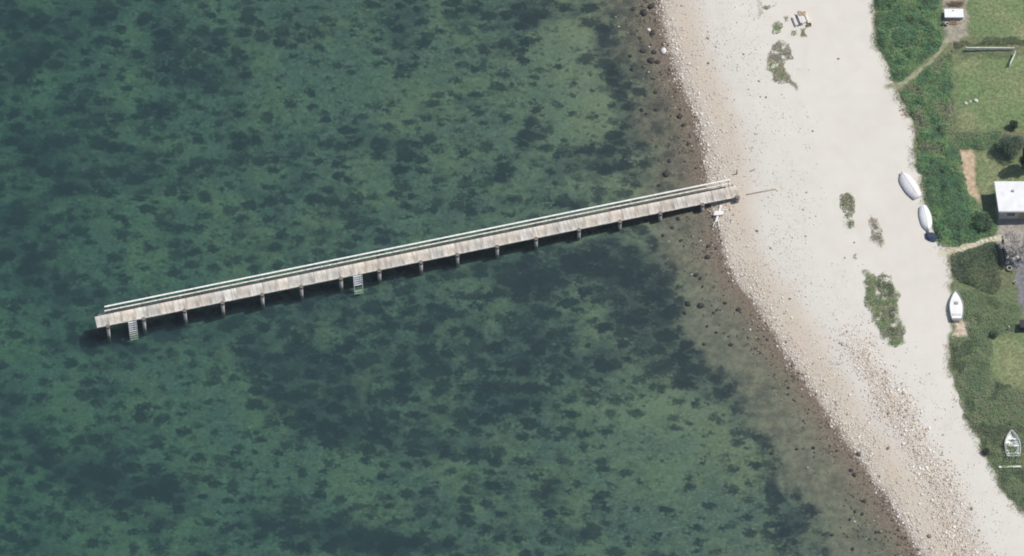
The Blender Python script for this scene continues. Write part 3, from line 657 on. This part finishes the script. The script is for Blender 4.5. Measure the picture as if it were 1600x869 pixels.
# trees ----------------------------------------------------------------
def crown_tree(px, py, H, rad, pal, label, n=5200, lumps=10, cone=False, name='tree', size=.2):
    p = G(px, py); t = empty(name, p); tag(t, label, 'tree')
    bm = bmesh.new(); tube(bm, (0,0,-.1), (0,0,H*.6), .16, .08, 8)
    for k in range(6):
        a = k*1.05; tube(bm, (0,0,H*(.3+.05*k)), (math.cos(a)*rad*.55, math.sin(a)*rad*.55, H*(.5+.06*k)), .06, .02, 6)
    bmo('trunk', bm, M['barkd'], t, True)
    pts = []
    for k in range(lumps):
        a = RNG.uniform(0, 6.28); rr = rad*.6*math.sqrt(RNG.random()); zz = H*RNG.uniform(.45, .8)
        if cone: rr = rad*.55*(k/lumps); zz = H*(1.0-.8*k/lumps)
        c_ = np.array([math.cos(a)*rr, math.sin(a)*rr, zz]); m = n//lumps
        v = RNG.normal(size=(m, 3)); v /= np.linalg.norm(v, axis=1)[:, None]; v *= (RNG.random((m, 1))**.35)*rad*RNG.uniform(.38, .62); v[:, 2] *= .8
        pts.append(c_+v)
    pts = np.concatenate(pts); m = len(pts)
    link('crown', leafmesh('crown', pts, RNG.uniform(.7, 1.3, m)*size, palette(pts[:, 0]+p.x, pts[:, 1]+p.y, m, pal, 1.2, 81)), M['leaf'], t)
    return t
crown_tree(1580, 236, 2.6, 2.0, [(.085,.135,.09),(.105,.15,.095),(.135,.16,.11)], 'rounded grey-green tree at the right edge, above the white roofed house')
crown_tree(1603, 262, 5.0, 1.5, [(.022,.036,.032),(.03,.045,.035)], 'very dark evergreen at the right edge between the round tree and the white roof', cone=True, n=4500)
crown_tree(1583, 200, 1.3, .75, [(.04,.06,.04),(.055,.075,.045)], 'small dark bush at the lower right corner of the middle lawn', n=1200, name='bush')
crown_tree(1535, 352, 1.5, 1.5, [(.085,.145,.08),(.11,.165,.085)], 'low domed green bush left of the house, under its shadow', n=2600, name='bush')
crown_tree(1553, 524, .9, .7, [(.10,.15,.08),(.14,.19,.10)], 'small light green bush at the top left corner of the lowest lawn', n=800, name='bush', size=.14)
crown_tree(1540, 708, .9, .55, [(.05,.065,.045),(.07,.075,.05)], 'small dark bush where the scrub meets the lower beach', n=600, name='bush', size=.14)
# bare tree beside the house
def bare_tree(px, py, H, label):
    p = G(px, py); t = empty('bare_tree', p); tag(t, label, 'tree')
    bt = bmesh.new(); bc = bmesh.new()
    def grow(a, d, L, r, lv):
        b = a+d*L; tube(bt if lv < 2 else bc, a, b, max(r, .03), max(r*.62, .022), 6 if lv < 3 else 4)
        if lv >= 5: return
        for k in range(3 if lv < 4 else 3):
            q = Vector((random.gauss(0, 1), random.gauss(0, 1), random.gauss(0, .55))); nd = (d*.95+q*.55).normalized()
            if nd.z < -.1: nd.z = .05
            grow(b if k else a.lerp(b, .65), nd, L*random.uniform(.62, .82), r*.6, lv+1)
    for k in range(5): grow(Vector((0,0,0)), Vector((random.uniform(-.6,.6), random.uniform(-.5,.5), 1)).normalized(), H*.32, .13, 0)
    bmo('trunk', bt, M['bark'], t); bmo('crown', bc, M['bark'], t)
bare_tree(1592, 392, 4.2, 'bare tree with pale grey twigs reaching over the house roof')

# ------------------------------------------------------------------ boats
def hull_pts(L, Wd, H, sharp=1.6, tr=.7, n=22, m=14, inset=0.0):
    rows = []
    for i in range(n+1):
        t = i/n                                        # 0 stern, 1 bow
        wmax = tr+(1-tr)*math.sin(min(t/.42, 1)*math.pi/2) if t < .42 else (1-((t-.42)/.58)**sharp)
        w = max(Wd/2*wmax-inset, .004); sheer = H*(1+.22*t*t); keel = H*.30*max(0, (t-.72)/.28)**2+inset*.8
        row = []
        for j in range(m+1):
            u = -1+2*j/m; a = abs(u)
            yy = math.copysign(w*math.sin(a*math.pi/2)**.85, u) if a > 0 else 0
            zz = keel+(sheer-keel)*(1-math.cos(a*math.pi/2))**.75
            row.append(Vector(((t-.5)*(L-2*inset), yy, zz)))
        rows.append(row)
    return rows
def skin(bm, rows, cap=True):
    vv = [[bm.verts.new(p) for p in r] for r in rows]
    for a, b in zip(vv[:-1], vv[1:]):
        for j in range(len(a)-1): bm.faces.new((a[j], a[j+1], b[j+1], b[j]))
    if cap: bm.faces.new(vv[0])
    return vv
def boat(stern_px, bow_px, Wd, H, label, inverted, mt, sharp=1.6, tr=.7, kind='open', lift=.0, group=None):
    a = G(*stern_px); b = G(*bow_px); L = (b-a).to_2d().length; c_ = (a+b)/2
    e = empty('boat', (c_.x, c_.y, gz(c_.x, c_.y)+lift), math.atan2(b.y-a.y, b.x-a.x)); tag(e, label, 'boat', group)
    rows = hull_pts(L, Wd, H, sharp, tr)
    top = H*1.22
    flip = (lambda v: Vector((v.x, v.y, top-v.z))) if inverted else (lambda v: v)
    bm = bmesh.new(); rows2 = [[flip(v) for v in r] for r in rows]; skin(bm, rows2)
    if not inverted:
        inn = hull_pts(L, Wd, H, sharp, tr, inset=.07); vv = skin(bm, inn)
    bmo('hull', bm, mt, e, True)
    bm = bmesh.new()                                   # rubbing strip round the rim
    for sd in (0, -1):
        for r0, r1 in zip(rows2[:-1], rows2[1:]):
            o_ = Vector((0, .01 if sd else -.01, 0)); bar(bm, r0[sd]+o_, r1[sd]+o_, .06, .05)
    bar(bm, rows2[0][0], rows2[0][-1], .06, .05)
    bmo('gunwale', bm, M['greyin'] if kind != 'open' or inverted else M['white'], e)
    if inverted:
        bm = bmesh.new()
        mid = len(rows2[0])//2
        for r0, r1 in zip(rows2[:-1], rows2[1:]): bar(bm, r0[mid]+AZ*.015, r1[mid]+AZ*.015, .05, .06)
        bmo('keel', bm, mt, e)
    else:
        def half(t): 
            i = min(int(t*22), 21); return rows[i][-1].y
        if kind == 'open':
            for t in (.12, .42, .68):
                bm = bmesh.new(); box(bm, ((t-.5)*L, 0, H*.72), (.24, 2*half(t)*.93, .035)); bmo('thwart', bm, M['white'], e, bevel=.006)
        else:
            bm = bmesh.new(); n = 22; dk = []
            for i in range(1, n): dk.append([Vector((rows[i][0].x, k*(rows[i][-1].y-.05), H*.93+.10*rows[i][0].x/L+.03*(1-abs(k)))) for k in (-1, -.5, 0, .5, 1)])
            skin(bm, dk, False); bmo('deck', bm, M['white'], e, True)
            bm = bmesh.new(); box(bm, (.15*L*.4, 0, H*1.12), (.42, .5, .22)); bmo('hatch', bm, M['greyin'], e, bevel=.03)
            bm = bmesh.new(); box(bm, (-.32*L, 0, H*1.02), (.3, Wd*.62, .06)); bmo('thwart', bm, M['cream'], e, bevel=.02)
    return e
boat((1434,310), (1408,271), 2.15, .60, 'dull white upturned boat lying against the thicket, upper of the two upturned boats', True, M['cream'], sharp=4.2, tr=.62)
boat((1442,324), (1451,362), 1.75, .55, 'bright white upturned boat beside the navy bundle, lower of the two upturned boats', True, M['white'], sharp=3.8, tr=.62)
boat((1495,503), (1493,457), 1.95, .62, 'white pointed boat standing upright with its bow towards the large shrub', False, M['white'], sharp=2.0, tr=.72, kind='deck')
boat((1583,716), (1580,676), 2.1, .50, 'open white rowing boat lying overgrown in the scrub in the lower corner', False, M['white'], sharp=2.0, tr=.8, kind='open', lift=.12)
p = G(1582, 706)
xg = p.x+RNG.normal(0, .55, 420)-.25; yg = p.y+RNG.normal(0, .8, 420)-.1
o = link('weeds', leafmesh('weeds', np.stack([xg, yg, ground_z(xg, yg)+RNG.uniform(.1, .85, 420)], 1), RNG.uniform(.15, .28, 420), palette(xg, yg, 420, DULL[:3], 1, 91)), M['leaf']); tag(o, 'clump of weeds growing up through the overgrown white rowing boat', 'weeds')
# navy bundle
p = G(1455, 371); bm = bmesh.new(); bmesh.ops.create_icosphere(bm, subdivisions=4, radius=1)
for v in bm.verts:
    k = float(fbm(np.array([v.co.x*2+9]), np.array([v.co.y*2+v.co.z+4]), .9, 3)[0]); v.co *= .72+.5*k; v.co = Vector((v.co.x*.95, v.co.y*.72, max(v.co.z, -.2)*.5))
o = bmo('tarpaulin', bm, M['navy'], None, True); o.location = (p.x, p.y, p.z+.08); o.rotation_euler = (0, 0, -.6); tag(o, 'crumpled dark navy tarpaulin at the end of the bright white upturned boat', 'tarpaulin')

# ------------------------------------------------------------------ things on the beach
def thing_at(name, px, py, label, cat, rz=0.0, group=None):
    p = G(px, py); return tag(empty(name, p, rz), label, cat, group)
# picnic table with folded cover
t = thing_at('picnic_table', 1252, 32, 'weathered picnic table with benches on the sand at the top', 'picnic table', R(-73))
def part(par, name, m, boxes, bevel=.006):
    bm = bmesh.new()
    for b in boxes: box(bm, b[0], b[1], b[2] if len(b) > 2 else None)
    return bmo(name, bm, m, par, bevel=bevel)
part(t, 'tabletop', M['bleach'], [((0, -.36+.18*k, .74), (1.75, .15, .045)) for k in range(5)])
for sg in (-1, 1): part(t, 'bench', M['bleach'], [((0, sg*.92-.08, .45), (1.75, .13, .045)), ((0, sg*.92+.08, .45), (1.75, .13, .045))])
for sg in (-1, 1):
    part(t, 'trestle', M['tan'], [((sg*.62, 0, .41), (.07, 2.0, .10)), ((sg*.62, 0, .68), (.07, .75, .08)), ((sg*.66, .45, .37), (.06, .10, .80), Matrix.Rotation(.42, 4, 'X')), ((sg*.66, -.45, .37), (.06, .10, .80), Matrix.Rotation(-.42, 4, 'X'))])
p = G(1252, 26); bm = bmesh.new(); bmesh.ops.create_grid(bm, x_segments=14, y_segments=14, size=.62)
for v in bm.verts:
    r_ = max(abs(v.co.x)/.62, abs(v.co.y)/.62); v.co.z = .80+random.uniform(0, .05)-(.0 if r_ < .8 else .16*(r_-.8)/.2)+.06*math.sin(v.co.x*9)*math.cos(v.co.y*7)
    v.co.y *= .75
bmesh.ops.solidify(bm, geom=bm.faces[:], thickness=.03)
o = bmo('blanket', bm, M['tan'], None, True); o.location = p; o.rotation_euler = (0, 0, R(-5)); tag(o, 'rumpled tan blanket spread over the upper end of the picnic table', 'blanket')
t = thing_at('crate', 1264, 40, 'small tan slatted crate on the sand at the lower right of the picnic table', 'crate', R(15))
part(t, 'base', M['brown'], [((0,0,.03), (.6,.42,.04))]); 
for sg in (-1, 1):
    part(t, 'side', M['tan'], [((0, sg*.21, .1+.11*k), (.62, .03, .08)) for k in range(3)]); part(t, 'end', M['tan'], [((sg*.3, 0, .1+.11*k), (.03, .39, .08)) for k in range(3)])
# fallen timber frame by the jetty root
t = thing_at('driftwood', 1122, 336, 'bleached timber wreck lying on the pebbles just below the shore end of the jetty', 'driftwood', R(-8))
def beam(par, name, m, a, b, w, h): bm = bmesh.new(); bar(bm, a, b, w, h); return bmo(name, bm, m, par, bevel=.015)
beam(t, 'post', M['bleach'], (.25, 1.5, .32), (-.15, -1.3, .12), .28, .20)
beam(t, 'board', M['bleach'], (-.55, .05, .40), (.75, .28, .42), .55, .07)
beam(t, 'board', M['bleach'], (-.65, -.28, .42), (.55, -.05, .44), .30, .07)
beam(t, 'brace', M['bleach'], (.1, -.9, .14), (.35, -2.0, .1), .10, .10); beam(t, 'brace', M['bleach'], (-.2, -1.0, .14), (-.5, -2.1, .1), .10, .10)
beam(t, 'arm', M['bleach'], (.5, .75, .3), (1.25, .85, .25), .14, .10)
# stake, plank on the beach beyond the jetty
p = G(1151, 272); bm = bmesh.new(); tube(bm, (0,0,-.2), (.04,.10,.95), .10, .09, 9); o = bmo('mooring_stake', bm, M['timber'], None, True); o.location = p; tag(o, 'short grey stake standing in the pebbles just above the end of the railing', 'stake')
a = G(1166, 304.5); b = G(1212, 296); bm = bmesh.new(); bar(bm, Vector((0,0,.10)), (b-a)+AZ*.06, .11, .12); o = bmo('beach_plank', bm, M['tan'], None); o.location = a; tag(o, 'thin plank half buried in the sand beyond the jetty end', 'plank')
p = G(1175, 267); bm = bmesh.new(); bar(bm, (-.28,-.1,.08), (.28,.14,.12), .15, .12); o = bmo('driftwood', bm, M['tan'], None, bevel=.03); o.location = p; tag(o, 'short brown piece of driftwood on the sand right of the grey stake', 'driftwood')

# ------------------------------------------------------------------ gardens
# house
p = G(1551, 299); Hh = 2.45
ax = (G(1720, 299)-p).to_2d().normalized(); 
t = empty('house', p, R(0)); tag(t, 'single storey house with a flat white roof at the right edge', 'house')
e1 = G(1558, 346); vx = Vector((1, 0, 0)); vy = Vector((e1.x-p.x, e1.y-p.y, 0)); Ly = vy.length
def hp(u, v, z): return vx*u+vy*(v)+AZ*z
def slab(par, name, m, u0, u1, v0, v1, z0, z1, bevel=0):
    bm = bmesh.new(); q = [hp(u, v, z) for z in (z0, z1) for (u, v) in ((u0, v0), (u1, v0), (u1, v1), (u0, v1))]
    vv = [bm.verts.new(x_) for x_ in q]
    for f in ((0,3,2,1),(4,5,6,7),(0,1,5,4),(1,2,6,5),(2,3,7,6),(3,0,4,7)): bm.faces.new([vv[i] for i in f])
    return bmo(name, bm, m, par, bevel=bevel)
slab(t, 'wall', M['wall'], .25, 8.7, .06, .94, -.3, Hh)
rf = slab(t, 'roof', M['roof'], 0, 9.0, 0, 1, Hh+.003, Hh+.16, .02)
for u in (1.0,2,3,4,5,6,7,8): slab(rf, 'seam', M['roof'], u-.02, u+.02, .01, .99, Hh+.163, Hh+.175)
slab(rf, 'roof_vent', M['greyin'], 2.3, 2.6, .3, .36, Hh+.163, Hh+.40)
for u in (1.2, 4.4):
    w_ = slab(t, 'window', M['white'], u, u+1.3, .94, .955, 1.0, 2.1); slab(w_, 'pane', M['glass'], u+.08, u+1.22, .956, .962, 1.08, 2.02)
d_ = slab(t, 'door', M['tan'], 3.0, 3.95, .94, .955, -.05, 2.05); slab(d_, 'handle', M['alu'], 3.8, 3.86, .956, .968, .95, 1.1)
slab(t, 'gutter', M['greyin'], 0, 9.0, 1.003, 1.025, Hh-.02, Hh+.08)
# white storage box, brush pile, pallet, pot
t = thing_at('storage_box', 1490, 25, 'low white storage box with a dark vent in its lid beside the top lawn', 'box', 0)
part(t, 'body', M['greyin'], [((0, 0, .30), (2.6, 1.35, .70))]); part(t, 'lid', M['white'], [((0, 0, .69), (2.76, 1.5, .08))], .015)
part(t, 'vent', M['greyin'], [((-.1, .42, .76), (.30, .18, .07))])
t = thing_at('brushwood_pile', 1493, 7, 'heap of brown brushwood just above the white storage box', 'brushwood pile')
bm = bmesh.new()
for k in range(90):
    a = random.uniform(-.35, .35)+(math.pi if random.random() < .5 else 0); c_ = Vector((random.gauss(0, .55), random.gauss(0, .22), random.uniform(.05, .5))); d_ = Vector((math.cos(a), math.sin(a), random.uniform(-.2, .2)))*random.uniform(.3, .7)
    tube(bm, c_-d_, c_+d_, random.uniform(.015, .04), .012, 5)
bmo('branches', bm, M['brown'], t)
t = thing_at('pallet', 1489, 36, 'reddish brown pallet just below the white storage box', 'pallet', R(-4))
part(t, 'deck_boards', M['brown'], [((0, -.3+.15*k, .14), (1.1, .11, .022)) for k in range(5)]); part(t, 'bearers', M['brown'], [((x_, 0, .07), (.09, .74, .11)) for x_ in (-.45, 0, .45)])
def pot(px, py, r, h, label, m=M['pot']):
    t = thing_at('plant_pot', px, py, label, 'plant pot'); bm = bmesh.new()
    pr = [(r*.72, 0), (r*.95, h*.9), (r*1.05, h*.9), (r*1.05, h), (r*.9, h), (r*.86, h*.85)]
    prev = None
    for rr, z in pr:
        ring = [bm.verts.new((rr*math.cos(k*math.pi/8), rr*math.sin(k*math.pi/8), z)) for k in range(16)]
        if prev:
            for k in range(16): bm.faces.new((prev[k], prev[(k+1)%16], ring[(k+1)%16], ring[k]))
        else: bm.faces.new(ring)
        prev = ring
    bmo('pot_body', bm, m, t, True)
    bm = bmesh.new(); bmesh.ops.create_circle(bm, cap_ends=True, segments=16, radius=r*.86, matrix=Matrix.Translation((0,0,h*.86))); bmo('soil', bm, M['soil'], t)
pot(1480, 39, .26, .36, 'white plant pot left of the brown pallet'); pot(1473, 39, .2, .3, 'black plant pot left of the white pot below the storage box', M['dark'])
pot(1577, 421, .36, .40, 'large white plant pot below the pale stepping stones'); pot(1586, 442, .2, .28, 'small pale plant pot on the grey paving')
# pale fence and its gate
a = G(1509, 79.5); b = G(1584, 78.5)
t = empty('garden_fence', a, math.atan2(b.y-a.y, b.x-a.x)); tag(t, 'pale low board fence between the top lawn and the middle lawn', 'fence'); Lf = (b-a).length
n = int(Lf/.16)
part(t, 'boards', M['fence'], [(((k+.5)*Lf/n, 0, .42+.03*math.sin(k*.7)), (.12, .025, .75)) for k in range(n)], .004)
for z in (.25, .70): part(t, 'rail', M['fence'], [((Lf/2, .04, z), (Lf, .045, .09))])
part(t, 'top_board', M['fence'], [((Lf/2, .0, .84), (Lf, .14, .03))])
for k in range(5): part(t, 'post', M['fence'], [((Lf*k/4, .11, .40), (.10, .10, .95))])
a = G(1586, 86); b = G(1577, 105)
t = empty('garden_gate', a, math.atan2(b.y-a.y, b.x-a.x)); tag(t, 'pale gate standing open at a slant below the right end of the fence', 'gate'); Lf = (b-a).length
part(t, 'boards', M['fence'], [((.06+(k+.5)*(Lf-.1)/9, 0, .5), ((Lf-.1)/9*.75, .025, .8)) for k in range(9)], .004); part(t, 'frame', M['fence'], [((Lf/2, .03, .93), (Lf, .11, .06)), ((Lf/2, .035, .2), (Lf, .04, .08))]); part(t, 'post', M['fence'], [((0, 0, .45), (.12, .12, 1.2))])
for px, py, r, lb in ((1509,162,.23,'small pale garden stone, nearest the thicket of three in the middle lawn'),(1516,159,.16,'tiniest pale garden stone, between the other two in the middle lawn'),(1525,158,.29,'largest pale garden stone of the three in the middle lawn')):
    boulder(px, py, r, (.74,.72,.62), lb, None, 'garden stone', 'garden_stone', .8)
# stepping stones along the paving
lab = 'pale flat stepping stone in the curved row below the bare tree'
for px, py, r in ((1574,410,.32),(1581,406,.36),(1588,402,.36),(1594,398,.38),(1600,395,.36)): boulder(px, py, r, (.62,.57,.50), lab, 'stepping stones by the paving', 'stepping stone', 'stepping_stone', .22)
lab = 'pale flat stone set in the sandy footpath'
for px, py, r in ((1528,379,.22),(1534,377,.25),(1541,376,.26),(1548,373,.25),(1555,372,.28)): boulder(px, py, r, (.66,.62,.50), lab, 'stones in the sandy footpath', 'stepping stone', 'stepping_stone', .2)
# board screen and dark box added for shadows, marker post, log bench
a = G(1564.5, 380); b = G(1570, 412)  # screen added to give a dark shape and cast a shadow here
t = empty('shadow_screen', a, math.atan2(b.y-a.y, b.x-a.x)); tag(t, 'black board screen added to make a shadow at the end of the sandy footpath', 'added screen'); Lf = (b-a).length; n = 18
part(t, 'boards', M['dark'], [(((k+.5)*Lf/n, 0, .85), (Lf/n*.92, .03, 1.7)) for k in range(n)], .004); part(t, 'rail', M['dark'], [((Lf/2, .045, .4), (Lf, .05, .09))]); part(t, 'rail', M['dark'], [((Lf/2, .045, 1.35), (Lf, .05, .09))]); part(t, 'capping', M['dark'], [((Lf/2, 0, 1.72), (Lf+.1, .3, .04))])
t = thing_at('shade_box', 1600, 512, 'dark slatted box added for a shadow at the right edge below the paving', 'added dark box')  # dark box added to stand in for a shadow
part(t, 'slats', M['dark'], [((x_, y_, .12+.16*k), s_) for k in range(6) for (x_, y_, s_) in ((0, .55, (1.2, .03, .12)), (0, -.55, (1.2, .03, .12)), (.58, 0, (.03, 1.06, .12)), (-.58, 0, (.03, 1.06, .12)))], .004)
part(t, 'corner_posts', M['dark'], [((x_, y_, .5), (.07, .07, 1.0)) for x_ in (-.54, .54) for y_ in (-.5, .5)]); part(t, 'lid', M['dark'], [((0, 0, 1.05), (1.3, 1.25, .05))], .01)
p = G(1576, 515); bm = bmesh.new(); box(bm, (0, 0, .4), (.16, .16, .95)); o = bmo('marker_post', bm, M['fence'], None, bevel=.02); o.location = p; tag(o, 'short pale post at the top edge of the lowest lawn', 'post')
t = thing_at('board_bench', 1578, 731, 'low pale plank bench in the scrub below the overgrown rowing boat', 'bench', R(1))
part(t, 'seat', M['fence'], [((0, 0, .30), (3.1, .28, .05))]); 
for x_ in (-1.1, 1.1): part(t, 'leg', M['fence'], [((x_, 0, .13), (.14, .24, .28))])
